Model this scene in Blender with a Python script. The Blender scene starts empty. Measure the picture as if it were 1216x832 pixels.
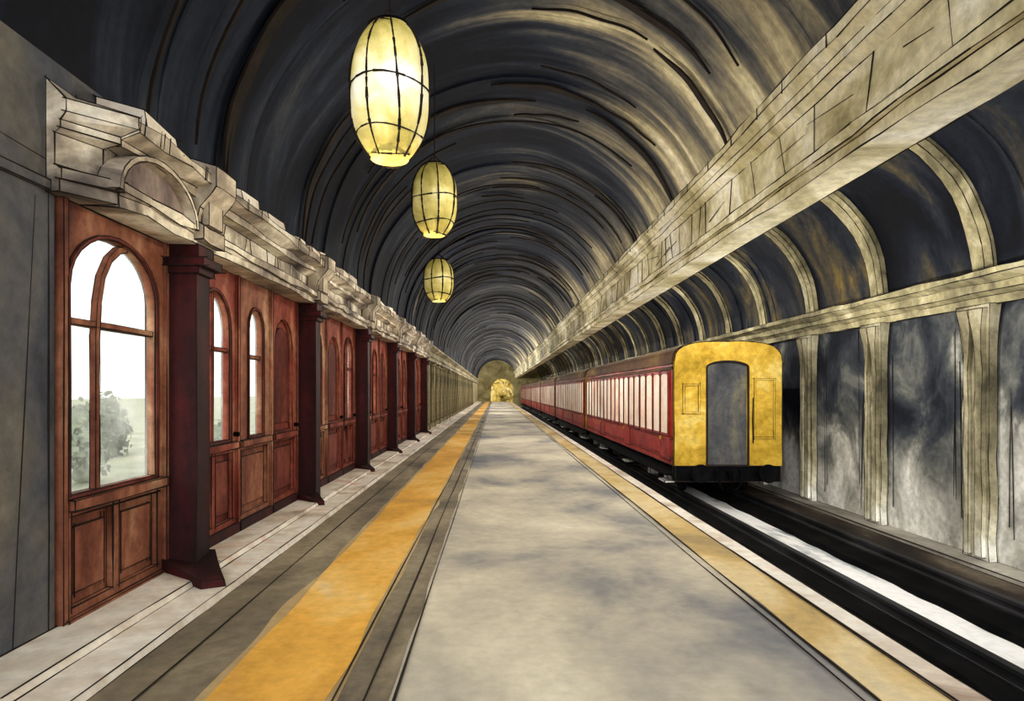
import bpy, bmesh, math, random
from mathutils import Vector, Matrix, noise
random.seed(7)
C = bpy.context.scene.collection
PI = math.pi

# ------------------------------------------------------------------ materials
def hx(h):
    h = h.lstrip('#'); o = []
    for i in (0, 2, 4):
        c = int(h[i:i+2], 16) / 255
        o.append(c / 12.92 if c <= .04045 else ((c + .055) / 1.055) ** 2.4)
    return (o[0], o[1], o[2], 1)

def wc(name, cols, scale=1.0, stretch=(1, 1, 1), lo=.32, hi=.68, rough=.85, grain=.25, uv=False, bump=.15,
       emit=0, metal=0, bias=0.0, spec=.2, distort=.5, patch=.7, foot=None, detail=6):
    m = bpy.data.materials.new(name); m.use_nodes = True
    nt = m.node_tree; N = nt.nodes; L = nt.links
    b = N['Principled BSDF']
    tc = N.new('ShaderNodeTexCoord'); mp = N.new('ShaderNodeMapping')
    mp.inputs['Scale'].default_value = stretch
    L.new(tc.outputs['UV' if uv else 'Object'], mp.inputs['Vector'])
    n1 = N.new('ShaderNodeTexNoise'); n1.inputs['Scale'].default_value = scale
    n1.inputs['Detail'].default_value = detail; n1.inputs['Roughness'].default_value = .58
    n1.inputs['Distortion'].default_value = distort
    L.new(mp.outputs[0], n1.inputs['Vector'])
    fac = n1.outputs['Fac']
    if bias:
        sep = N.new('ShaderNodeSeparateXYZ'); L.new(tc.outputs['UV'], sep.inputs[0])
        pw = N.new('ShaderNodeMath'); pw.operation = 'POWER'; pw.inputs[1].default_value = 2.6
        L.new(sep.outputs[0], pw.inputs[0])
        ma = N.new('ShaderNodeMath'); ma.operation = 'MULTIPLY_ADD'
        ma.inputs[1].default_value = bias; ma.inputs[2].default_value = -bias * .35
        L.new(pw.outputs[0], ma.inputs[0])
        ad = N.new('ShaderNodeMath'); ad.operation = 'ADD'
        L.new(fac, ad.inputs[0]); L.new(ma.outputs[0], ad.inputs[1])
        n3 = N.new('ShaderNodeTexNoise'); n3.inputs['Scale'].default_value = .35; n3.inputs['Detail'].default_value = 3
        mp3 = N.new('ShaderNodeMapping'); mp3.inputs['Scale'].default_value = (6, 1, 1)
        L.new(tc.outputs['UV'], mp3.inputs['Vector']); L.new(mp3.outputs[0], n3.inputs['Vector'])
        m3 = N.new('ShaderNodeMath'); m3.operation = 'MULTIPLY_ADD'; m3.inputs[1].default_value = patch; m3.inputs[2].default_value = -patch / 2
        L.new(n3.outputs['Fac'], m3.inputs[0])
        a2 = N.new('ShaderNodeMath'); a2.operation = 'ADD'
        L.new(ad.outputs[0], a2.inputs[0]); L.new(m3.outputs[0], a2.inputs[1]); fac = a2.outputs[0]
    if foot:                                   # ramp shift that changes with height: (z0, z1, amount at z0)
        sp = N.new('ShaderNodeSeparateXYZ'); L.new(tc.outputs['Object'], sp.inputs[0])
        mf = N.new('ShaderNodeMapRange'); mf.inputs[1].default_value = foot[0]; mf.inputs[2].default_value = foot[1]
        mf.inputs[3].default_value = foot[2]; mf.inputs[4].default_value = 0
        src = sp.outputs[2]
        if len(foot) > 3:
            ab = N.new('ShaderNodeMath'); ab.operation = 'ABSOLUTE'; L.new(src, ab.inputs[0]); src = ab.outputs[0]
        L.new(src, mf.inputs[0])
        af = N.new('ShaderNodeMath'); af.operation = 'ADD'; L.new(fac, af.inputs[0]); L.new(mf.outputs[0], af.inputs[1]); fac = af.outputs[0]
    r = N.new('ShaderNodeValToRGB'); el = r.color_ramp.elements
    while len(el) < len(cols): el.new(.5)
    for i, c in enumerate(cols):
        el[i].position = lo + (hi - lo) * i / max(1, len(cols) - 1); el[i].color = hx(c)
    L.new(fac, r.inputs[0])
    n2 = N.new('ShaderNodeTexNoise'); n2.inputs['Scale'].default_value = 9; n2.inputs['Detail'].default_value = 8
    n2.inputs['Roughness'].default_value = .7
    L.new(tc.outputs['Object'], n2.inputs['Vector'])
    mr = N.new('ShaderNodeMapRange'); mr.inputs[1].default_value = .35; mr.inputs[2].default_value = .65
    mr.inputs[3].default_value = 1 - grain; mr.inputs[4].default_value = 1 + grain * .4
    L.new(n2.outputs['Fac'], mr.inputs[0])
    mx = N.new('ShaderNodeVectorMath'); mx.operation = 'SCALE'
    L.new(r.outputs[0], mx.inputs[0]); L.new(mr.outputs[0], mx.inputs['Scale'])
    L.new(mx.outputs[0], b.inputs['Base Color'])
    b.inputs['Roughness'].default_value = rough; b.inputs['Metallic'].default_value = metal
    b.inputs['Specular IOR Level'].default_value = spec
    if emit:
        L.new(mx.outputs[0], b.inputs['Emission Color']); b.inputs['Emission Strength'].default_value = emit
    if bump:
        bp = N.new('ShaderNodeBump'); bp.inputs['Strength'].default_value = bump; bp.inputs['Distance'].default_value = .03
        L.new(n2.outputs['Fac'], bp.inputs['Height']); L.new(bp.outputs[0], b.inputs['Normal'])
    return m

M = {}
M['ink'] = wc('ink', ['#15110f', '#2a211b'], 3, rough=.9, grain=.1, bump=0)
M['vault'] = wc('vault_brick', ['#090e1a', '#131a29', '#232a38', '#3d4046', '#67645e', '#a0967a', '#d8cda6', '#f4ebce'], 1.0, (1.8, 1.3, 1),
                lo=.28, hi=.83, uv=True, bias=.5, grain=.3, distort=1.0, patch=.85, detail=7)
M['aisle'] = wc('aisle_brick', ['#080c16', '#151b29', '#2a2f39', '#5a5240', '#8f7a42', '#b59f63'], .8, (2.6, .8, 1), lo=.34, hi=.74, uv=True, grain=.35, distort=.8)
M['rib'] = wc('rib_stone', ['#645d48', '#979070', '#c2b88e', '#e6dfbf'], 1.4, (1, 1, 1), grain=.3)
M['beam'] = wc('beam_stone', ['#857b58', '#beb388', '#e6debd', '#faf6e6'], .9, (1, .8, 1.3), grain=.28, distort=.8)
M['cornice'] = wc('cornice_stone', ['#4d4747', '#82786f', '#b9ac99', '#f0e7d3', '#f7f0e0'], 1.2, (1, .9, 1.3), lo=.3, hi=.7, grain=.3, distort=.8)
M['near_wall'] = wc('near_wall_plaster', ['#353942', '#53555d', '#6b6862', '#877e72'], .7, grain=.25, distort=.6)
M['mauve'] = wc('mauve_stone', ['#5b4f52', '#83736f', '#a08f85', '#b5a494'], 1.3, (1, 1, .5), grain=.3, distort=1.2)
M['far_wall'] = wc('far_wall_stone', ['#6d6750', '#a69b76', '#d2c69c'], 1.3, (1, .7, .5), grain=.3)
M['end_wall'] = wc('end_wall_stone', ['#7d7450', '#a4986b', '#c7bb8d'], .8, grain=.2)
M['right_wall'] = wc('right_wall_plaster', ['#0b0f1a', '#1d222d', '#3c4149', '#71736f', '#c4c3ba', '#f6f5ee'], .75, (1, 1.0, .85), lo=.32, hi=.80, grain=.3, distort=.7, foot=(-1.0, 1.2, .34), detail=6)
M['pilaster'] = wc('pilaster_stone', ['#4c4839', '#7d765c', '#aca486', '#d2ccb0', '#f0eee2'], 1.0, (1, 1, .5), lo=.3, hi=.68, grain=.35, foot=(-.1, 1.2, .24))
M['wood'] = wc('door_wood', ['#541f19', '#773226', '#924838', '#b06f57'], 1.1, (1, 1.1, .5), grain=.4, rough=.8, distort=1.0)
M['wood_warm'] = wc('door_wood_warm', ['#583024', '#7d4836', '#9c654c', '#bd9172'], 1.1, (1, 1.1, .5), grain=.4, rough=.8, distort=1.0)
M['wood_panel'] = wc('door_panel_wood', ['#451c17', '#642a21', '#844538'], 2, (1, 1, .6), grain=.35, rough=.8)
M['maroon'] = wc('pillar_maroon', ['#14080a', '#300f12', '#541a19'], 1.3, (1, 1, .4), grain=.35, rough=.75)
M['ledge'] = wc('ledge_stone', ['#a8917f', '#dfd0bd', '#faf4e7', '#e8c8b4'], 1.0, lo=.3, hi=.66, grain=.15, distort=.6)
M['grey_ledge'] = wc('grey_ledge_stone', ['#6d695f', '#98938a', '#c5c0b4'], .8, (1, .6, 1), grain=.2)
M['floor'] = wc('platform_wash', ['#6c7178', '#918f8d', '#b9b1a2', '#d2c9b3', '#e4dbc3', '#cbc2ae'], .5, (1, .7, 1), lo=.3, hi=.7, grain=.13, distort=.25, rough=.85, detail=5, spec=.1)
M['kerb'] = wc('platform_kerb', ['#574e44', '#857963', '#aa9d81'], .8, (1.2, .6, 1), grain=.25)
M['yellow'] = wc('yellow_paint', ['#c39b5e', '#dda549', '#efb552', '#f7c870', '#eed6a6'], .85, (1, .55, 1), lo=.32, hi=.68, grain=.15, distort=.4, spec=.05)
M['yellow_pale'] = wc('yellow_bleed', ['#9f8860', '#bfa372', '#d3be90'], .9, (1, .5, 1), grain=.15)
M['tan'] = wc('tan_paint', ['#b0996c', '#d5b678', '#e8d19f', '#d9caab'], 1.0, (1, .5, 1), grain=.15, spec=.05)
M['bed'] = wc('track_bed', ['#4d555f', '#a3aab1', '#f0f0ee', '#ffffff'], .8, (1.4, .35, 1), lo=.36, hi=.54, grain=.12, distort=.4)
M['sidebed'] = wc('side_bed', ['#120f0c', '#342b24', '#6f6455'], .9, (1.5, .4, 1), grain=.3)
M['black'] = wc('black_iron', ['#040405', '#0a0a0c', '#141312'], 2, grain=.2, rough=.9, spec=.05, bump=0)
M['rail'] = wc('rail_iron', ['#0b0b0d', '#1b1b1e', '#3a3a3d'], 2, (1, .3, 1), rough=.7, grain=.2)
M['steel'] = wc('worn_steel', ['#8c8c88', '#d0cfc8', '#f0efe8'], 2, grain=.2)
M['t_yellow'] = wc('train_yellow', ['#8a7024', '#b29030', '#caa640', '#dcc26e'], 1.0, grain=.3, rough=.9, distort=.8, spec=.05)
M['t_red'] = wc('train_red', ['#7e201c', '#a92f27', '#c34d3d'], 1.2, (1, .6, 1), grain=.3, rough=.6)
M['t_roof'] = wc('train_roof', ['#3f281c', '#6a4a2d', '#94783f'], 1.0, (1, .4, 1), grain=.3)
M['t_door'] = wc('train_door_grey', ['#2b2e33', '#4b4c4e', '#7d7758'], .9, (1, 1, .6), grain=.3)
M['cream'] = wc('window_cream', ['#d8ad95', '#f2dcc4', '#fdf3e2'], .9, (1, .7, 1), grain=.12, rough=.6, emit=.2)
M['lantern'] = wc('lantern_paper', ['#8f8040', '#bfae5c', '#e6d587', '#fbf1bf', '#fffdf0'], 2.2, grain=.12, lo=.36, hi=.9, emit=.42, bump=.05, foot=(0, .5, .34, 'abs'))  # whiter middle is the bulb's glow painted into the paper colour
M['lantern_dim'] = wc('lantern_paper_dim', ['#7d7033', '#ab9b4c', '#d2c272', '#efe4a8'], 2.2, grain=.12, lo=.34, hi=.86, emit=.28, bump=.05, foot=(0, .5, .22, 'abs'))  # same painted bulb glow towards the middle, weaker
M['leaf_o'] = wc('ochre_leaves', ['#a58c3c', '#c6ab58', '#dfcb8a'], .5, grain=.1)
M['leaf_g'] = wc('pale_leaves', ['#4c5a46', '#76836a', '#9aa58a'], 2.0, grain=.4)
M['bark'] = wc('bark', ['#33281c', '#5b4a35'], 2)
M['ground'] = wc('garden_ground', ['#7c876c', '#9da386', '#bdbda0'], .5, grain=.2)

def glass():
    m = bpy.data.materials.new('window_glass'); m.use_nodes = True
    nt = m.node_tree; N = nt.nodes; L = nt.links; N.clear()
    o = N.new('ShaderNodeOutputMaterial'); mx = N.new('ShaderNodeMixShader'); t = N.new('ShaderNodeBsdfTransparent')
    d = N.new('ShaderNodeBsdfTranslucent'); d.inputs[0].default_value = (.9, .9, .86, 1)
    n = N.new('ShaderNodeTexNoise'); n.inputs['Scale'].default_value = 2.0
    tc = N.new('ShaderNodeTexCoord'); L.new(tc.outputs['Object'], n.inputs['Vector'])
    mr = N.new('ShaderNodeMapRange'); mr.inputs[1].default_value = .35; mr.inputs[2].default_value = .7
    mr.inputs[3].default_value = .05; mr.inputs[4].default_value = .35
    L.new(n.outputs['Fac'], mr.inputs[0]); L.new(mr.outputs[0], mx.inputs[0])
    L.new(t.outputs[0], mx.inputs[1]); L.new(d.outputs[0], mx.inputs[2]); L.new(mx.outputs[0], o.inputs[0])
    return m
M['glass'] = glass()

# ------------------------------------------------------------------ geometry helpers
def stroke(bm, a, b, r, mi=1, over=0.0, step=.7):
    a = Vector(a); b = Vector(b); d = b - a; Ln = d.length
    if Ln < 1e-4: return
    d.normalize()
    if over and Ln > .3:
        a = a - d * over * random.random(); b = b + d * over * random.random()
    up = Vector((0, 0, 1)) if abs(d.z) < .9 else Vector((1, 0, 0))
    s = d.cross(up).normalized(); t = d.cross(s).normalized()
    n = 1 if Ln < .5 else min(60, max(2, int(Ln / step)))
    prev = None
    for i in range(n + 1):
        p = a.lerp(b, i / n)
        rr = r * random.uniform(.3, 1.4) if n > 1 else r * random.uniform(.4, 1.2)
        if 0 < i < n: p = p + s * random.uniform(-.8, .8) * r + t * random.uniform(-.8, .8) * r
        ring = [bm.verts.new(p + s * rr * cx + t * rr * cy) for cx, cy in ((1, 0), (0, 1), (-1, 0), (0, -1))]
        if prev:
            for k in range(4):
                f = bm.faces.new((prev[k], prev[(k+1) % 4], ring[(k+1) % 4], ring[k])); f.material_index = mi
        prev = ring

def ink(bm, r=.007, ang=25, over=.05):
    bm.normal_update()
    segs = []
    for e in bm.edges:
        if len(e.link_faces) < 2 or e.calc_face_angle(0) > math.radians(ang):
            segs.append((e.verts[0].co.copy(), e.verts[1].co.copy()))
    for a, b in segs: stroke(bm, a, b, r, 1, over)

def link(name, bm, mat, parent=None, inkr=0, over=.05, smooth=False, loc=None, ang=25):
    if inkr: ink(bm, inkr, ang, over)
    me = bpy.data.meshes.new(name); bm.to_mesh(me); bm.free()
    for p in me.polygons:
        if smooth and p.material_index == 0: p.use_smooth = True
    me.materials.append(M[mat]); me.materials.append(M['ink'])
    o = bpy.data.objects.new(name, me); C.objects.link(o)
    if parent: o.parent = parent
    if loc: o.location = loc
    return o

def box(bm, x0, x1, y0, y1, z0, z1):
    v = [bm.verts.new(p) for p in ((x0,y0,z0),(x1,y0,z0),(x1,y1,z0),(x0,y1,z0),(x0,y0,z1),(x1,y0,z1),(x1,y1,z1),(x0,y1,z1))]
    for f in ((3,2,1,0),(4,5,6,7),(0,1,5,4),(1,2,6,5),(2,3,7,6),(3,0,4,7)): bm.faces.new([v[i] for i in f])
def B(*a):
    bm = bmesh.new()
    if isinstance(a[0], (tuple, list)):
        for q in a: box(bm, *q)
    else: box(bm, *a)
    return bm

def prism_y(bm, pts, y0, y1, caps=True, p0=None, step=None, jit=0, fix=()):
    """extrude (x,z) profile along y; with step/jit the worn edges wander a little; fix = indices that stay put"""
    n = len(pts); ys = [y0]
    if step:
        while ys[-1] + step * 1.5 < y1: ys.append(ys[-1] + step * random.uniform(.6, 1.4) * (1 if ys[-1] < 30 else 3))
    ys.append(y1)
    rings = []
    for j, y in enumerate(ys):
        pr = (p0 or pts) if j == 0 else pts
        rings.append([bm.verts.new((x + (0 if i in fix else random.uniform(-jit, jit) * .5), y, z + (0 if i in fix else random.uniform(-jit, jit)))) for i, (x, z) in enumerate(pr)])
    for a, b in zip(rings, rings[1:]):
        for i in range(n): bm.faces.new((a[i], a[(i+1) % n], b[(i+1) % n], b[i]))
    if caps: bm.faces.new(rings[0][::-1]); bm.faces.new(rings[-1])
    bmesh.ops.recalc_face_normals(bm, faces=bm.faces)

def strip(xa, xb, z, y0, y1, wob, seed):
    """painted band with gently wandering hand-worn edges"""
    bm = bmesh.new(); y = y0; prev = None
    while True:
        st = .15 if y < 14 else .8
        l = xa + wob * noise.noise(Vector((y * .9, seed, 0))) * 2; r = xb + wob * noise.noise(Vector((y * 1.1, seed, 5))) * 2
        v = [bm.verts.new((l, y, z)), bm.verts.new((r, y, z))]
        if prev: bm.faces.new((prev[0], prev[1], v[1], v[0]))
        prev = v
        if y >= y1: break
        y = min(y1, y + st)
    return bm

def holed(outer, holes, depth, mode, off):
    cu = bpy.data.curves.new('t', 'CURVE'); cu.dimensions = '2D'; cu.fill_mode = 'BOTH'; cu.extrude = depth / 2
    for lp in [outer] + holes:
        s = cu.splines.new('POLY'); s.points.add(len(lp) - 1); s.use_cyclic_u = True
        for p, q in zip(s.points, lp): p.co = (q[0], q[1], 0, 1)
    ob = bpy.data.objects.new('t', cu); C.objects.link(ob)
    bpy.context.view_layer.update()
    me = bpy.data.meshes.new_from_object(ob.evaluated_get(bpy.context.evaluated_depsgraph_get()))
    bm = bmesh.new(); bm.from_mesh(me)
    bpy.data.objects.remove(ob); bpy.data.curves.remove(cu); bpy.data.meshes.remove(me)
    bmesh.ops.remove_doubles(bm, verts=bm.verts, dist=1e-5)
    for v in bm.verts:
        u, w, d = v.co
        v.co = (off + d, u, w) if mode == 'X' else (u, off - d, w)
    bmesh.ops.recalc_face_normals(bm, faces=bm.faces)
    for f in bm.faces: f.material_index = 0
    return bm

def rect(a, b, c, d): return [(a, c), (b, c), (b, d), (a, d)]
def arch(a, b, z0, z1, rise=None, n=10):
    r = (b - a) / 2; rise = rise or r; c = (a + b) / 2
    p = [(a, z0), (b, z0)]
    for i in range(n + 1):
        t = PI * i / n; p.append((c + r * math.cos(t), z1 - rise + rise * math.sin(t)))
    return p

def cyl(bm, p, r, h, axis='x', seg=20, r2=None):
    mat = Matrix.Translation(p)
    if axis == 'x': mat = mat @ Matrix.Rotation(PI/2, 4, 'Y')
    if axis == 'y': mat = mat @ Matrix.Rotation(PI/2, 4, 'X')
    bmesh.ops.create_cone(bm, cap_ends=True, segments=seg, radius1=r, radius2=r if r2 is None else r2, depth=h, matrix=mat)

def empty(name, loc, label=None, cat=None, group=None, kind=None):
    o = bpy.data.objects.new(name, None); C.objects.link(o); o.location = loc; o.empty_display_size = .1
    tag(o, label, cat, group, kind); return o
def tag(o, label=None, cat=None, group=None, kind=None):
    if label: o['label'] = label
    if cat: o['category'] = cat
    if group: o['group'] = group
    if kind: o['kind'] = kind
    return o
def copy_tree(o, parent=None):
    c = o.copy(); C.objects.link(c)
    if parent: c.parent = parent
    for ch in list(o.children): copy_tree(ch, c)
    return c

END = 108
# ------------------------------------------------------------------ setting: floor
fl = link('floor', B(-2.8, 2.5, -4, END, -1.05, 0), 'floor')
tag(fl, 'grey and taupe mottled platform surface between the yellow lines', 'platform', kind='structure')
link('kerb_strip', strip(-2.13, -.55, .003, -2, END, .015, 1), 'kerb', fl)
link('yellow_bleed', strip(-1.55, -.82, .006, -2, END, .025, 6), 'yellow_pale', fl)
link('yellow_stripe', strip(-1.5, -.87, .009, -2, END, .018, 2), 'yellow', fl)
for x in (-.84, -.68, -.52, -1.86, 1.9, 1.98, 2.36):
    bm = bmesh.new(); stroke(bm, (x, 1, .008), (x + .02, END, .008), .008, 0, step=.8); link('joint_line', bm, 'ink', fl)
link('tan_stripe', strip(1.99, 2.36, .008, -2, END, .015, 3), 'tan', fl)
link('coping', B(2.36, 2.54, -2, END, -.12, .02), 'ledge', fl, .008)
link('platform_face', B(2.5, 2.53, -2, END, -1.05, -.12), 'black', fl)
bm = bmesh.new(); prism_y(bm, [(-2.8, 0), (-2.11, 0), (-2.13, .05), (-2.4, .055), (-2.42, .1), (-2.8, .1)], 2.2, END, step=.9, jit=.006, fix=(0, 5)); ink(bm, .005, 25, 0)
link('stone_ledge', bm, 'ledge', fl)

tb = link('floor_trackbed', B(2.5, 7.4, -4, END + 10, -1.15, -.97), 'bed')
tag(tb, 'bright pale washed bed between the black rails', 'track bed', kind='structure')
link('side_bed', B(6.05, 6.75, -4, END + 10, -.97, -.9), 'sidebed', tb, .012)
link('cable_ledge', B(6.75, 7.2, -4, END + 10, -.97, -.84), 'grey_ledge', tb, .01, over=0)
def ragged_timber(xa, xb, sd):
    bm = bmesh.new(); y = -3; prev = None
    while True:
        l = xa + .07 * noise.noise(Vector((y * 1.3, sd, 0))) + random.uniform(-.015, .015); r = xb + .07 * noise.noise(Vector((y * 1.6, sd, 4))) + random.uniform(-.015, .015)
        v = [bm.verts.new(p) for p in ((l, y, 0), (l, y, .1), (r, y, .1), (r, y, 0))]
        if prev:
            for m_ in range(4): bm.faces.new((prev[m_], prev[(m_+1) % 4], v[(m_+1) % 4], v[m_]))
        prev = v
        if y >= END + 8: break
        y = min(END + 8, y + (.3 if y < 20 else 1.5))
    bmesh.ops.recalc_face_normals(bm, faces=bm.faces); return bm
for x, lb, xa in ((4.4, 'black rail on dark timber nearer the platform', -.34), (5.8, 'black rail on dark timber nearer the panelled wall', -.5)):
    e = empty('rail_line', (x, 0, -.97), lb, 'rail', 'rails of the track')
    link('timber', ragged_timber(xa, .17, x), 'black', e)
    prof = [(-.08, .10), (.08, .10), (.08, .125), (.02, .14), (.02, .19), (.045, .2), (.045, .24), (-.045, .24), (-.045, .2), (-.02, .19), (-.02, .14), (-.08, .125)]
    bm = bmesh.new(); prism_y(bm, prof, -3, END + 8); link('rail', bm, 'rail', e)
# ------------------------------------------------------------------ walls
w = link('wall_left', B((-3.05, -2.8, .8, 4.28, 0, 3.7), (-3.0, -2.8, 4.28, 25.2, 2.85, 3.7)), 'near_wall'); tag(w, kind='structure')
w2 = link('wall_left_far', B(-3.05, -2.8, 25.2, END, 0, 3.7), 'far_wall'); tag(w2, kind='structure')
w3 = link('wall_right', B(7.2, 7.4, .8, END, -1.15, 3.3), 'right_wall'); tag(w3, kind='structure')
bm = holed(rect(-3.1, 7.4, -1.15, 6.9), [arch(-.7, 2.9, -1.1, 3.7, 1.8, 20)], .4, 'Y', END + .25)
w4 = link('wall_back', bm, 'end_wall'); tag(w4, kind='structure')

# ------------------------------------------------------------------ vaults
def vault(name, cx, cz, a, b, t0, t1, mat, y0, y1, seed, amp=.035, nseg=44):
    rnd = random.Random(seed); bm = bmesh.new(); uvl = bm.loops.layers.uv.new('UVMap')
    y = y0; rows = []
    while y < y1:
        d = rnd.uniform(.3, 1.1) * (1 if y < 30 else 2)
        o = rnd.choice((-1, .2, 1)) * amp * rnd.uniform(.5, 1)
        rows.append((y, o)); rows.append((min(y1, y + d), o)); y += d
    vr = []
    for yy, o in rows:
        r = []
        for i in range(nseg + 1):
            t = t0 + (t1 - t0) * i / nseg
            wob = .2 * noise.noise(Vector((t * 1.6, yy * .5, seed)))
            r.append(bm.verts.new((cx + (a + o) * math.cos(t), yy + (wob if y0 + .5 < yy < y1 - .5 else 0), cz + (b + o) * math.sin(t))))
        vr.append(r)
    for j in range(len(vr) - 1):
        for i in range(nseg):
            f = bm.faces.new((vr[j][i], vr[j+1][i], vr[j+1][i+1], vr[j][i+1]))
            for lp, (ii, jj) in zip(f.loops, ((i, j), (i, j+1), (i+1, j+1), (i+1, j))):
                lp[uvl].uv = (ii / nseg, rows[jj][0])
    return link(name, bm, mat)
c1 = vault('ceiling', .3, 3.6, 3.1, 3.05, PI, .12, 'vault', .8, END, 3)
tag(c1, 'dark ribbed barrel vault over the platform', 'ceiling', kind='structure')
c2 = vault('ceiling_aisle', 5.3, 3.2, 1.95, 2.4, PI - .38, 0, 'aisle', .8, END, 9, .03, 30)
tag(c2, 'dark side vault over the train track', 'ceiling', kind='structure')
rnd = random.Random(4); bm = bmesh.new(); y = 4.6
while y < 85:
    for _ in range(2):
        t0 = rnd.uniform(.25, 2.5); t1 = min(PI - .02, t0 + rnd.uniform(.35, 1.3)); n = 16; prev = None
        yy = y + rnd.uniform(-.2, .2); hw = rnd.uniform(.01, .09) * (1 if y < 25 else 2); sk = rnd.uniform(-.35, .35)
        for i in range(n + 1):
            t = t0 + (t1 - t0) * i / n; w_ = hw * math.sin(PI * (i + .15) / (n + .3)) ** .8; yc = yy + sk * (i / n - .5) + .02 * math.sin(i * .8 + y)
            r1 = 3.045; r2 = 3.015
            v = [bm.verts.new((.3 + q * math.cos(t), yc + s * w_, 3.6 + (q - .045) * math.sin(t))) for s, q in ((-1, r1), (-1, r2), (1, r2), (1, r1))]
            if prev:
                for m_ in range(4): bm.faces.new((prev[m_], prev[(m_+1) % 4], v[(m_+1) % 4], v[m_]))
            prev = v
    y += rnd.uniform(.35, .9) if y < 30 else 1.5
bmesh.ops.recalc_face_normals(bm, faces=bm.faces)
link('brick_arc', bm, 'ink', c1)
y = 4.5
while y < END:
    bm = bmesh.new(); n = 22; wd = .2; prev = None
    for i in range(n + 1):
        t = (PI - .45) * i / n; j1 = .09 * noise.noise(Vector((t * 2.5, y, 0))); j2 = .09 * noise.noise(Vector((t * 2.5, y, 7)))
        co = [(5.3 + (1.98 - q) * math.cos(t), y + s * wd + (j1 if s < 0 else j2), 3.2 + (2.43 - q) * math.sin(t)) for s, q in ((-1, 0), (-1, .1), (-.35, .14), (1, .12), (1, 0))]
        r = [bm.verts.new(p) for p in co]
        if prev:
            for m_ in range(5): bm.faces.new((prev[m_], prev[(m_+1) % 5], r[(m_+1) % 5], r[m_]))
        prev = r
    bmesh.ops.recalc_face_normals(bm, faces=bm.faces)
    link('rib', bm, 'rib', c2, .010 if y < 20 else .02, ang=12 if y < 20 else 40)
    y += 2.7
bm = bmesh.new()
prof = [(3.56, 3.7), (3.14, 3.7), (3.14, 3.82), (3.08, 3.82), (3.08, 3.92), (3.14, 3.95), (3.14, 4.42), (3.04, 4.5), (3.04, 4.6), (2.95, 4.68), (2.95, 4.78), (3.3, 4.82), (3.56, 4.2)]
prism_y(bm, prof, 1, END, step=.6, jit=.018, fix=(0, 11, 12))
ink(bm, .008, 25, 0)
y = 3.
while y < 60:
    stroke(bm, (3.135, y, 3.95), (3.135, y + random.uniform(-.2, .2), 4.42), .008, 1, .05); stroke(bm, (2.945, y + .3, 4.66), (2.945, y + .3, 4.79), .008, 1, .03)
    if random.random() < .5: stroke(bm, (3.13, y + .2, 4.2), (3.13, y + random.uniform(.5, 1.2), 4.2 + random.uniform(-.15, .15)), .006, 1)
    y += random.uniform(.3, 1.1)
bmm = link('trim_1', bm, 'beam'); tag(bmm, 'long cream stone beam running between the two vaults', 'beam', kind='structure')
bm = bmesh.new()
prism_y(bm, [(7.2, 2.86), (7.1, 2.86), (7.1, 2.98), (7.0, 3.04), (7.0, 3.16), (6.84, 3.22), (6.84, 3.32), (7.2, 3.38)], 1, END, step=.7, jit=.018, fix=(0, 7))
t2 = link('trim_2', bm, 'rib', None, .008); tag(t2, 'olive stone cornice along the right wall', 'cornice', kind='structure')
# ------------------------------------------------------------------ left entablature
bm = bmesh.new()
cp = [(-2.8, 2.85), (-2.52, 2.85), (-2.52, 2.93), (-2.48, 2.93), (-2.48, 3.0), (-2.62, 3.02), (-2.62, 3.22), (-2.5, 3.25), (-2.5, 3.3), (-2.38, 3.35), (-2.38, 3.43), (-2.8, 3.56)]
cs = [(-2.8 + (x + 2.8) * .3, z) for x, z in cp]
prism_y(bm, cp, 4.5, 25.2, step=.35, jit=.022, fix=(0, 11)); prism_y(bm, cp, 4.2, 4.5, p0=cs)
ink(bm, .0055, 25, .03)
for i in range(80):
    y = random.uniform(4.4, 24); stroke(bm, (-2.612, y, 3.03), (-2.612, y + random.uniform(-.12, .12), 3.24), .005, 1)
    y = random.uniform(4.4, 24); stroke(bm, (-2.37, y, 3.33), (-2.37, y + .02, 3.45), .005, 1)
t3 = link('trim_3', bm, 'cornice'); tag(t3, 'weathered grey stone cornice above the wooden doors', 'cornice', kind='structure')
rnd = random.Random(12); y = 4.7
while y < 24.5:
    d = rnd.uniform(.25, .7); h = rnd.uniform(.02, .12)
    bm = bmesh.new(); prism_y(bm, [(-2.78, 3.5), (-2.42, 3.42), (-2.44, 3.46 + h), (-2.78, 3.56 + h)], y, y + d, jit=.02); link('coping_stone', bm, 'ledge', t3, .005)
    y += d + rnd.choice((.02, .3, .6))
bm = bmesh.new()
prism_y(bm, [(-2.8, 2.85), (-2.6, 2.85), (-2.6, 3.0), (-2.7, 3.1), (-2.7, 3.3), (-2.5, 3.4), (-2.5, 3.5), (-2.8, 3.5)], 25.2, END - .1)
t4 = link('trim_4', bm, 'far_wall', None, .015, over=0); tag(t4, kind='structure')
bm = B((-2.8, -2.77, .9, 4.2, 2.86, 2.92)); ink(bm, .004, 25, .02)
stroke(bm, (-2.798, 3.9, 0), (-2.798, 4.1, 2.8), .004, 1); stroke(bm, (-2.798, 4.22, 0), (-2.798, 4.22, 2.85), .005, 1)
stroke(bm, (-2.798, 1, 3.2), (-2.798, 4.2, 3.05), .003, 1)
t6 = link('trim_5', bm, 'near_wall'); tag(t6, kind='structure')
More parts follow.
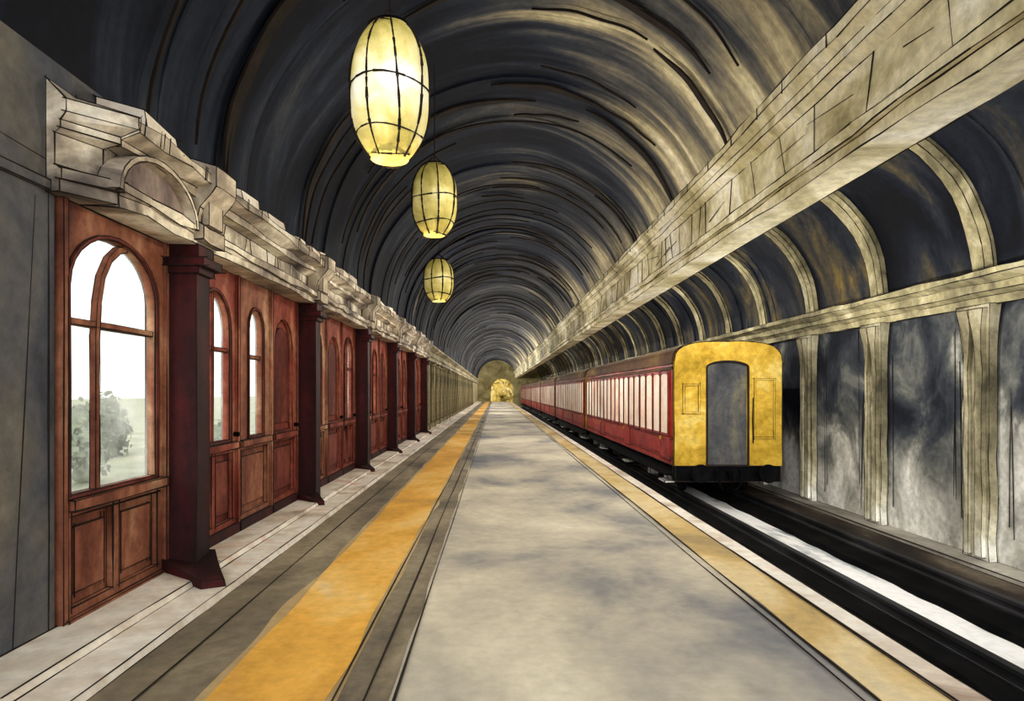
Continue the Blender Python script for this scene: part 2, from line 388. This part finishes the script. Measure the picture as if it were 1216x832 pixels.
def ringbar(bm, ya, yb, z0, rise, x0, x1, th, n=14):
    c = (ya + yb) / 2; r = (yb - ya) / 2; prev = None
    for i in range(n + 1):
        t = PI * i / n
        co = []
        for q, x in ((0, x0), (0, x1), (th, x1), (th, x0)):
            co.append((x, c - (r - q) * math.cos(t), z0 + (rise - q) * math.sin(t)))
        v = [bm.verts.new(p) for p in co]
        if prev:
            for m_ in range(4): bm.faces.new((prev[m_], prev[(m_+1) % 4], v[(m_+1) % 4], v[m_]))
        prev = v
    bmesh.ops.recalc_face_normals(bm, faces=bm.faces)
bm = bmesh.new(); ringbar(bm, 4.42, 5.6, 2.94, .36, -2.62, -2.46, .04)
link('lunette_moulding', bm, 'cornice', t3, .005)
bm = holed(arch(4.45, 5.57, 2.96, 3.27, .31), [], .1, 'X', -2.6); link('lunette', bm, 'mauve', t3)

# pillars
PY = [5.68, 9.45, 13.3, 17.2, 21.1, 24.9]
ordn = ['nearest dark maroon timber pillar, beside the big arched window', 'second dark maroon timber pillar along the doors',
        'third dark maroon timber pillar along the doors', 'fourth dark maroon timber pillar along the doors',
        'fifth dark maroon timber pillar along the doors', 'farthest dark maroon timber pillar, where the doors end']
p0 = empty('pillar', (-2.8, PY[0], .1), ordn[0], 'pillar', 'maroon pillars between the doors')
bm = B((0.02, .28, 0, .26, .02, 2.5), (.02, .22, .26, .34, .02, 2.5)); link('shaft', bm, 'maroon', p0, .006)
bm = B((0.02, .31, -.02, .29, 2.5, 2.56), (0.02, .36, -.04, .34, 2.56, 2.63), (0.02, .30, 0, .3, 2.63, 2.745)); link('capital', bm, 'maroon', p0, .006)
bm = bmesh.new()
vv = [(.02, -.06, 0), (.50, -.40, 0), (.66, -.32, 0), (.32, .30, 0), (.02, .34, 0)]
a = [bm.verts.new((x, y, z - (.05 if x > .45 else 0))) for x, y, z in vv]; b = [bm.verts.new((x * .97, y, .10 if x < .45 else .015)) for x, y, z in vv]
for i in range(5): bm.faces.new((a[i], a[(i+1) % 5], b[(i+1) % 5], b[i]))
bm.faces.new(a[::-1]); bm.faces.new(b); bmesh.ops.recalc_face_normals(bm, faces=bm.faces)
link('foot', bm, 'maroon', p0, .006)
k0 = empty('bracket', (-2.62, PY[0], 2.87), 'carved grey stone bracket over the nearest maroon pillar', 'bracket', 'stone brackets on the cornice')
bm = bmesh.new()
prism_y(bm, [(0, 0), (.18, 0), (.18, .12), (.13, .16), (.15, .28), (.25, .4), (.29, .46), (.29, .62), (0, .7)], -.05, .38, step=.2, jit=.012); link('block', bm, 'cornice', k0, .006)
bm = B(.14, .20, .02, .3, .14, .36); link('scroll', bm, 'cornice', k0, .005)
bord = ['first', 'second', 'third', 'fourth', 'fifth', 'sixth']
for i, y in enumerate(PY[1:], 1):
    p = copy_tree(p0); p.location.y = y; p['label'] = ordn[i]
    for ch in p.children:
        if ch.name.startswith('foot'): ch.scale = (.72, .8, 1)
    q = copy_tree(k0); q.location.y = y; q['label'] = 'grey stone bracket on the cornice, %s from the front' % bord[i]

# ------------------------------------------------------------------ doors
def bar_path(pts, hw, x0, x1):
    bm = bmesh.new(); prev = None; n = len(pts)
    for i, p in enumerate(pts):
        a = Vector(pts[max(0, i - 1)]); b = Vector(pts[min(n - 1, i + 1)]); d = (b - a).normalized(); nn = Vector((-d.y, d.x)) * hw; p = Vector(p)
        q1 = p + nn; q2 = p - nn
        v = [bm.verts.new(c) for c in ((x0, q1.x, q1.y), (x1, q1.x, q1.y), (x1, q2.x, q2.y), (x0, q2.x, q2.y))]
        if prev:
            for m_ in range(4): bm.faces.new((prev[m_], prev[(m_+1) % 4], v[(m_+1) % 4], v[m_]))
        else: bm.faces.new(v[::-1])
        prev = v
    bm.faces.new(prev); bmesh.ops.recalc_face_normals(bm, faces=bm.faces); return bm
ndoor = [0]
def door(y0, y1, style, label, mat='wood', z0=.1, z1=2.85):
    ndoor[0] += 1
    d = empty('door_%d' % ndoor[0], (-2.8, y0, z0), label, 'door', kind='structure')
    W = y1 - y0; H = z1 - z0
    holes = []; panes = []
    if style == 'big':
        zs = .90; panes = [(.04, W - .15, 2.68, .40)]; pan = [(.08, .56), (.64, W - .12)]
    elif style == 'arched':
        zs = 1.0; panes = [(W * .2, W * .84, 2.5, None)]; pan = [(.1, W / 2 - .04), (W / 2 + .04, W - .1)]
    elif style == 'slim':
        zs = 1.0; panes = [(W * .3, W * .74, 2.45, None)]; pan = [(.1, W - .1)]
    else:
        zs = 1.0; pan = [(.1, W - .1)]
    holes = [arch(a, b, zs, zt, rise, 14) for a, b, zt, rise in panes]
    outer = rect(0, W, 0, H)
    recess = [rect(a, b, .16, zs - .14) for a, b in pan]
    up = [] if style != 'solid' else [arch(.14, W - .14, zs, 2.45)]
    bm = holed(outer, holes + recess + up, .08, 'X', -.02); link('frame', bm, mat, d, .006)
    for a, b in pan:
        bm = B(-.05, -.03, a, b, .16, zs - .14); box(bm, -.03, -.005, a + .07, b - .07, .24, zs - .22); link('panel', bm, 'wood_panel' if mat == 'wood' else mat, d, .005)
    for u in up:
        bm = holed(u, [], .02, 'X', -.045); link('panel', bm, 'wood', d, .005)
        bm = holed(arch(.22, W - .22, zs + .1, 2.34), [], .02, 'X', -.025); link('panel', bm, 'wood_panel', d, .005)
    for a, b, zt, rise in panes:
        bm = holed(arch(a, b, zs, zt, rise, 14), [], .006, 'X', -.045); g = link('pane', bm, 'glass', d)
        zc = 2.05 if style == 'big' else zs + (zt - zs) * .62
        bm = B(-.045, .0, a, b, zc - .02, zc + .02); link('transom', bm, mat, d, .005)
        if style == 'arched':
            c = (a + b) / 2; bm = B(-.045, .005, c - .018, c + .018, zs, zt - .02); link('mullion', bm, mat, d, .005)
        if style == 'big':
            pts = [(.40, zs), (.40, 1.4), (.40, 1.95), (.42, 2.2), (.47, 2.4), (.56, 2.54), (.68, 2.63), (.78, 2.66)]
            link('mullion', bar_path(pts, .024, -.04, .004), mat, d, .004)
        lp = arch(a - .025, b + .025, zs - .02, zt + .025, rise + .02 if rise else None, 14); li = arch(a, b, zs, zt, rise, 14)
        bm2 = holed(lp, [li], .02, 'X', .03); link('moulding', bm2, 'wood_panel', d, .004)
    bm = B(.02, .07, .04, W - .04, zs - .1, zs - .03); link('sill', bm, mat, d, .006)
    bm = B(.02, .06, 0, W, 0, .1); link('kick_rail', bm, 'maroon' if style != 'big' else mat, d, .005)
    if style in ('arched', 'solid'):
        bm = bmesh.new(); cyl(bm, (.045, W - .06, 1.05), .025, .06, 'x', 12); link('handle', bm, 'black', d)
    bm = B((-.1, .04, -.03, .02, 0, H), (-.1, .05, W - .02, W + .035, 0, H)); link('jamb', bm, mat, d, .005)
    return d
door(4.34, 5.66, 'big', 'large broad arched window door nearest the viewer, garden behind its glass', 'wood_warm', z0=.02)
styles = [('arched', 'slim', 'solid'), ('slim', 'solid', 'arched'), ('solid', 'slim', 'solid'), ('slim', 'solid', 'slim')]
desc = {'arched': 'wooden door with divided arched window', 'slim': 'wooden door with one slim arched window', 'solid': 'solid panelled red-brown door'}
pos = ['first', 'middle', 'last']
for i in range(4):
    ya = PY[i] + .38; yb = PY[i + 1] - .03; Ls = [(yb - ya) * f for f in (.36, .32, .32)]
    y = ya
    for j in range(3):
        door(y, y + Ls[j] - .04, styles[i][j], '%s, %s leaf between the %s and %s maroon pillars' % (desc[styles[i][j]], pos[j], bord[i], bord[i+1]), 'wood' if (i + j) % 3 != 1 or i > 1 else 'wood_warm'); y += Ls[j]
ya = PY[4] + .38; yb = PY[5] - .03
for j in range(3):
    s = ('solid', 'slim', 'solid')[j]; W = (yb - ya) / 3
    door(ya + W * j, ya + W * (j + 1) - .04, s, '%s, %s leaf between the fifth and farthest maroon pillars' % (desc[s], pos[j]))

f0 = empty('pilaster', (-2.77, 27, .1), 'small pale stone pilaster on the left wall beyond the doors', 'pilaster', 'stone pilasters on the far left wall')
link('shaft', B(0.0, .13, -.2, .2, .2, 2.6), 'far_wall', f0, .01, over=0); link('capital', B(0.0, .16, -.26, .26, 2.6, 2.72), 'far_wall', f0, .01, over=0); link('base', B(0.0, .18, -.26, .26, .02, .2), 'far_wall', f0, .01, over=0)
y = 29.4
while y < 80:
    q = copy_tree(f0); q.location.y = y; y += 2.4
def rough_shaft(bm, x0, x1, hw, z0, z1, sd, yo=0):
    n = 12; prev = None
    for i in range(n + 1):
        z = z0 + (z1 - z0) * i / n; a = .05 * noise.noise(Vector((z * 1.7, sd, 0))); b = .05 * noise.noise(Vector((z * 1.7, sd, 9)))
        fl_ = .035 * max(0, (i - n + 2)) ** 1.3
        v = [bm.verts.new(p) for p in ((x1, yo - hw + a - fl_, z), (x0 - fl_ * .6, yo - hw + a - fl_, z), (x0 - fl_ * .6, yo + hw + b + fl_, z), (x1, yo + hw + b + fl_, z))]
        if prev:
            for m_ in range(4): bm.faces.new((prev[m_], prev[(m_+1) % 4], v[(m_+1) % 4], v[m_]))
        else: bm.faces.new(v[::-1])
        prev = v
    bm.faces.new(prev); bmesh.ops.recalc_face_normals(bm, faces=bm.faces)
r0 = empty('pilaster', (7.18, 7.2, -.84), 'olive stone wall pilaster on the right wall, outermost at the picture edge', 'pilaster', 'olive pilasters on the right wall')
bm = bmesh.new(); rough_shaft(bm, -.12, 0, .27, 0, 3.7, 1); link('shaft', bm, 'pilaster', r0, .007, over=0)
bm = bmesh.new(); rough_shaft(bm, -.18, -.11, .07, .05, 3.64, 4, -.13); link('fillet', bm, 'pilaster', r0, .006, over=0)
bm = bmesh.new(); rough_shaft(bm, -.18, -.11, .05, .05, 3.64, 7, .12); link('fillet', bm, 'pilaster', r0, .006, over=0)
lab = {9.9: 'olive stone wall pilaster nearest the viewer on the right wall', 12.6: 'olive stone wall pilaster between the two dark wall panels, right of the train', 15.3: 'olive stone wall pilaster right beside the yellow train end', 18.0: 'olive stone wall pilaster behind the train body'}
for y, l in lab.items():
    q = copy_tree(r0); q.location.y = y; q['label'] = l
bm = bmesh.new()
for y in (8.55, 11.25, 13.95, 16.65):
    for k in range(4):
        yy = y + random.choice((-1, 1)) * random.uniform(.6, .95); stroke(bm, (7.19, yy, random.uniform(-.7, 0)), (7.19, yy + random.uniform(-.08, .08), random.uniform(1.2, 2.85)), .007, 0)
link('crack_line', bm, 'ink', w3)

# ------------------------------------------------------------------ lanterns
def lantern(px, py, depth, hpx, wpx, label, seed, mat):
    rn = random.Random(seed)
    x = (px - 588) / 800 * depth; z = 1.6 + (465 - py) / 800 * depth; H = hpx / 800 * depth; R = wpx / 1600 * depth
    e = empty('hanging_lantern', (x, depth, z), label, 'lantern', 'paper lanterns hanging from the vault')
    def rad(t): return R * (1 - .52 * abs(t) ** 3.0)
    bm = bmesh.new(); nz = 20; ns = 48; prev = None
    for i in range(nz + 1):
        t = -1 + 2 * i / nz; t2 = t * .97
        ring = [bm.verts.new((rad(t) * (1 - .03 * (1 - abs(math.cos(4 * 2 * PI * s / ns)))) * math.cos(2 * PI * s / ns), rad(t) * math.sin(2 * PI * s / ns), t2 * H / 2)) for s in range(ns)]
        if prev:
            for s in range(ns): bm.faces.new((prev[s], prev[(s+1) % ns], ring[(s+1) % ns], ring[s]))
        else: bm.faces.new(ring[::-1])
        prev = ring
    link('shade', bm, mat, e, smooth=True)
    for s in range(8):
        a = 2 * PI * (s + .35 + rn.uniform(-.14, .14)) / 8; bm = bmesh.new(); pr = None; k = rn.uniform(-.14, .14)
        for i in range(15):
            t = -1 + 2 * i / 14; aa = a + k * t; p = Vector((rad(t) * 1.02 * math.cos(aa), rad(t) * 1.02 * math.sin(aa), t * .97 * H / 2))
            if pr: stroke(bm, pr, p, .012 * (depth / 5.6) ** .35, 0)
            pr = p
        link('rib', bm, 'ink', e)
    for t in (-.97, -.66, .04, .95):
        bm = bmesh.new(); pr = None; ph = rn.uniform(0, 6)
        for s in range(25):
            a = 2 * PI * s / 24; p = Vector((rad(t) * 1.02 * math.cos(a), rad(t) * 1.02 * math.sin(a), t * .97 * H / 2 + .022 * math.sin(a * 2 + ph)))
            if pr: stroke(bm, pr, p, .010 * (depth / 5.6) ** .35, 0)
            pr = p
        link('hoop', bm, 'ink', e)
    bm = bmesh.new(); cyl(bm, (0, 0, H * .487), rad(1) * 1.04, H * .02, 'z', 24); cyl(bm, (0, 0, H * .51), rad(1) * .6, H * .03, 'z', 20, rad(1) * .25); link('cap', bm, 'black', e)
    top = 3.6 + math.sqrt(3.05 ** 2 - (x - .3) ** 2) + .02 - z
    bm = bmesh.new(); stroke(bm, (0, 0, H * .5), (0, 0, top), .009, 0)
    for s in (-1, 1): stroke(bm, (s * rad(1) * .95, 0, H * .48), (0, 0, H * .62), .008, 0)
    link('cord', bm, 'ink', e)
    li = bpy.data.lights.new('lantern_light', 'POINT'); li.energy = 45; li.color = (1, .86, .6); li.shadow_soft_size = 0
    lo = bpy.data.objects.new('lantern_light', li); C.objects.link(lo); lo.location = (x, depth, z - H * .9)
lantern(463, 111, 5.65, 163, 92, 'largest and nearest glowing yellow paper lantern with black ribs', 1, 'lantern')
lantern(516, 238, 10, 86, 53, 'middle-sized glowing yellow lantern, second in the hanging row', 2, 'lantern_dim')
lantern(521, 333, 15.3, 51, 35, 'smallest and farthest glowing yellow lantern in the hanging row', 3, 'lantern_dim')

# ------------------------------------------------------------------ train
CX = 5.115; HW = 1.185; L = 14.0; RT = -.73
def roofprof(z0, w, zs, zt):
    p = [(-w, z0), (w, z0), (w, zs)]
    n = 12
    for i in range(1, n):
        t = PI * i / n; c = math.cos(t); s = math.sin(t)
        p.append((w * (abs(c) ** .55) * (1 if c > 0 else -1), zs + (zt - zs) * s ** .8))
    p.append((-w, zs)); return p
c0 = empty('railway_carriage', (CX, 14.8, RT), 'front railway carriage with yellow end and red side', 'carriage', 'carriages of the red train')
zb = -.03 - RT
bm = bmesh.new(); prism_y(bm, [(-HW, zb), (HW, zb), (HW, 2.95), (-HW, 2.95)], .08, L); link('body', bm, 't_red', c0, .01)
bm = bmesh.new(); prism_y(bm, roofprof(2.95, HW + .03, 3.02, 3.43), .06, L); link('roof', bm, 't_roof', c0, .01, ang=40)
outer = roofprof(zb, HW, 3.0, 3.44)
bm = holed(outer, [arch(-.46, .42, zb + .02, 2.98, .12)], .1, 'Y', .03); link('end_panel', bm, 't_yellow', c0, .011, ang=40)
bm = B(-.46, .42, .05, .09, zb, 2.98); ed = link('end_door', bm, 't_door', c0)
for x0, x1, z0_, z1_ in ((-1.0, -.62, 1.85, 2.5), (.56, 1.02, 1.3, 2.62)):
    bm = holed(rect(x0, x1, z0_, z1_), [rect(x0 + .04, x1 - .04, z0_ + .04, z1_ - .04)], .03, 'Y', -.03); link('end_frame', bm, 't_yellow', c0, .005)
link('vestibule_rim', holed(arch(-.49, .45, zb + .02, 3.02, .15), [arch(-.46, .42, zb - .0, 2.98, .12)], .06, 'Y', -.03), 'ink', c0)
bm = bmesh.new(); stroke(bm, (.53, -.06, 1.2), (.53, -.06, 2.2), .012, 0); link('handrail', bm, 'black', c0)
link('buffer_beam', B(-1.15, 1.15, .0, .25, zb - .34, zb), 'black', c0, .01)
for s in (-.72, .72):
    bm = bmesh.new(); cyl(bm, (s, -.2, zb - .12), .09, .4, 'y', 16); cyl(bm, (s, -.42, zb - .12), .2, .05, 'y', 24); link('buffer', bm, 'black', c0)
bm = B(-.06, .06, -.3, 0, zb - .2, zb - .1); cyl(bm, (0, -.32, zb - .2), .1, .06, 'x', 14); link('coupler', bm, 'black', c0)
for s in (-.3, .26):
    bm = bmesh.new(); pts = [(s, 0, zb - .05), (s, -.18, zb - .12), (s * .8, -.22, zb - .38), (s * .5, -.12, zb - .5)]
    for a, b in zip(pts, pts[1:]): stroke(bm, a, b, .025, 0)
    link('brake_hose', bm, 'black', c0)
link('underframe', B((-1.08, -.85, .25, L, zb - .3, zb), (.85, 1.08, .25, L, zb - .3, zb), (-.8, .8, 1, 13, zb - .5, zb)), 'black', c0)
for yb in (2.0, L - 2.2):
    bm = B((-.98, -.86, -1.3, 1.3, .3, .5), (.86, .98, -1.3, 1.3, .3, .5), (-.9, .9, -.2, .2, .3, .55))
    bg = link('bogie', bm, 'black', c0, loc=(0, yb, 0))
    for s in (-.98, .98):
        for yy in (-.85, .85):
            link('axle_box', B(s - .1, s + .1, yy - .14, yy + .14, .2, .48), 'steel', bg, .012, over=.02)
    for yy in (-.85, .85):
        for s in (-.7, .7):
            bm = bmesh.new(); cyl(bm, (s, yy, .355), .355, .1, 'x', 28); cyl(bm, (s * 1.08, yy, .355), .1, .1, 'x', 14); link('wheel', bm, 'black', bg)
for zz, th in ((1.3, .02), (2.86, .03), (.86, .02)):
    link('side_moulding', B(-HW - .02, -HW, .1, L - .05, zz - th, zz + th), 't_roof' if zz > 2 else 't_red', c0, .007)
for i in range(9):
    y = .3 + i * 1.5; dr = i % 3 == 0
    if dr:
        d_ = link('side_door', B(-HW - .025, -HW + .01, y - .03, y + .84, .8, 2.8), 't_red', c0, .007)
        link('door_handle', B(-HW - .06, -HW - .02, y + .74, y + .8, 1.22, 1.3), 't_yellow', d_)
        link('step', B(-HW - .1, -HW + .12, y + .1, y + .7, zb - .42, zb - .38), 'steel', c0, .008)
    for y0, y1 in ((y + .02, y + .73), (y + .77, y + 1.46)):
        bm = holed(arch(y0, y1, 1.34, 2.8, .08), [arch(y0 + .04, y1 - .04, 1.39, 2.75, .06)], .05, 'X', -HW - .03)
        wf = link('window', bm, 't_red', c0, .005)
        bm = holed(arch(y0 + .04, y1 - .04, 1.39, 2.75, .06), [], .012, 'X', -HW - .035); link('pane', bm, 'cream', wf)
link('footboard', B(-HW - .12, -HW + .1, .3, L - .3, zb - .24, zb - .2), 'black', c0)
names = ['second', 'third', 'fourth', 'fifth', 'sixth']
for i in range(5):
    q = copy_tree(c0); q.location.y = 14.8 + (L + .55) * (i + 1); q['label'] = 'red railway carriage with cream windows, %s from the yellow end' % names[i]

# ------------------------------------------------------------------ greenery
def blob(name, loc, R, mat, label, cat, group, trunk, seed, flat=.8, parts=11, leaves=900, spread=.6):
    e = empty(name, loc, label, cat, group); rnd = random.Random(seed); bm = bmesh.new(); cs_ = []
    for i in range(parts):
        a = rnd.uniform(0, 6.28); rr = R * rnd.uniform(0, spread)
        c = Vector((rr * math.cos(a), rr * math.sin(a), trunk + R * flat * rnd.uniform(.1, 1.2))); r_ = R * rnd.uniform(.2, .45); cs_.append((c, r_))
        bmesh.ops.create_icosphere(bm, subdivisions=3, radius=r_ * .8, matrix=Matrix.Translation(c))
    for i in range(leaves):
        c, r_ = rnd.choice(cs_)
        d = Vector((rnd.gauss(0, 1), rnd.gauss(0, 1), rnd.gauss(0, 1))).normalized()
        p = c + d * r_ * rnd.uniform(.75, 1.3); s = R * .06 * rnd.uniform(.6, 1.4)
        u = d.orthogonal().normalized(); v = (d.cross(u) + d * rnd.uniform(-.8, .8)).normalized()
        bm.faces.new([bm.verts.new(p + u * s * a + v * s * b * 1.5) for a, b in ((-1, 0), (0, -1), (1, 0), (0, 1))])
    link('foliage', bm, mat, e)
    bm = bmesh.new(); cyl(bm, (0, 0, (trunk + R * .6) / 2), R * .07, trunk + R * .6, 'z', 10, R * .04); link('trunk', bm, 'bark', e)
gr = link('floor_garden', B(-90, -3.06, -8, 260, -.4, -.05), 'ground'); tag(gr, 'pale green garden ground outside the left windows', 'ground', kind='structure')
gr = link('floor_outside', B(-60, 60, END + 10, 300, -1.4, -1.15), 'ground'); tag(gr, kind='structure')
for i, (x, y, R, l) in enumerate(((-6.6, 9.6, .7, 'round pale green shrub seen through the big arched window'), (-9.9, 17, 1.2, 'larger hazy shrub behind the round one outside the window'), (-7.5, 12.2, .75, 'low grey-green shrub outside the big window, near the mullion'), (-5.6, 13.5, .7, 'small shrub seen through the second door window'))):
    blob('shrub', (x, y, -.05), R, 'leaf_g', l, 'shrub', 'shrubs in the garden', .05, i + 2)
for i, (x, y, R, l) in enumerate(((1.9, END + 15, 4.2, 'ochre tree glowing at the mouth of the tunnel, above the platform end'), (-2.6, END + 28, 3.8, 'ochre tree beyond the tunnel mouth, farther off to the left'))):
    blob('tree', (x, y, -1.15), R, 'leaf_o', l, 'tree', 'autumn trees beyond the tunnel', .2, i + 30, 1.0, 34, 2200, .75)

# ------------------------------------------------------------------ lights, world, camera
def sun(d, e, ang, col):
    l = bpy.data.lights.new('sun', 'SUN'); l.energy = e; l.angle = math.radians(ang); l.color = col
    o = bpy.data.objects.new('sun', l); C.objects.link(o); o.rotation_euler = Vector(d).to_track_quat('-Z', 'Y').to_euler()
sun((.2, 1, -.27), 3.1, 40, (1, .97, .93))
def pt(x, y, z, e, col=(1, .95, .87)):
    l = bpy.data.lights.new('fill_light', 'POINT'); l.energy = e; l.color = col; l.shadow_soft_size = 0  # unseen point light added to brighten the tunnel, no lamp modelled
    o = bpy.data.objects.new('fill_light', l); C.objects.link(o); o.location = (x, y, z)
for y in (22, 31, 40, 50, 60, 70, 80, 90, 101): pt(.2, y, 3.6, 240 if y < 50 else 560)
for y in (9, 14): pt(.9, y, 3.8, 100)
for y in (7, 10, 13, 18, 24, 34, 46, 60, 80): pt(4.9, y, 3.7 if y > 14 else 2.6, 130, (1, .96, .89))
for y in (17, 21, 27): pt(2.4, y, 2.2, 60)
wd = bpy.data.worlds.new('world'); bpy.context.scene.world = wd; wd.use_nodes = True
bg = wd.node_tree.nodes['Background']; bg.inputs[0].default_value = (1, .99, .965, 1); bg.inputs[1].default_value = 1.55
cam = bpy.data.cameras.new('camera'); co = bpy.data.objects.new('camera', cam); C.objects.link(co)
cam.sensor_width = 36; cam.lens = 800 / 1216 * 36; cam.shift_x = 20 / 1216; cam.shift_y = 49 / 1216; cam.clip_end = 500
co.location = (0, 0, 1.6); co.rotation_euler = (PI / 2, 0, 0)
bpy.context.scene.camera = co
bpy.context.scene.view_settings.view_transform = 'Standard'
bpy.context.scene.view_settings.look = 'None'
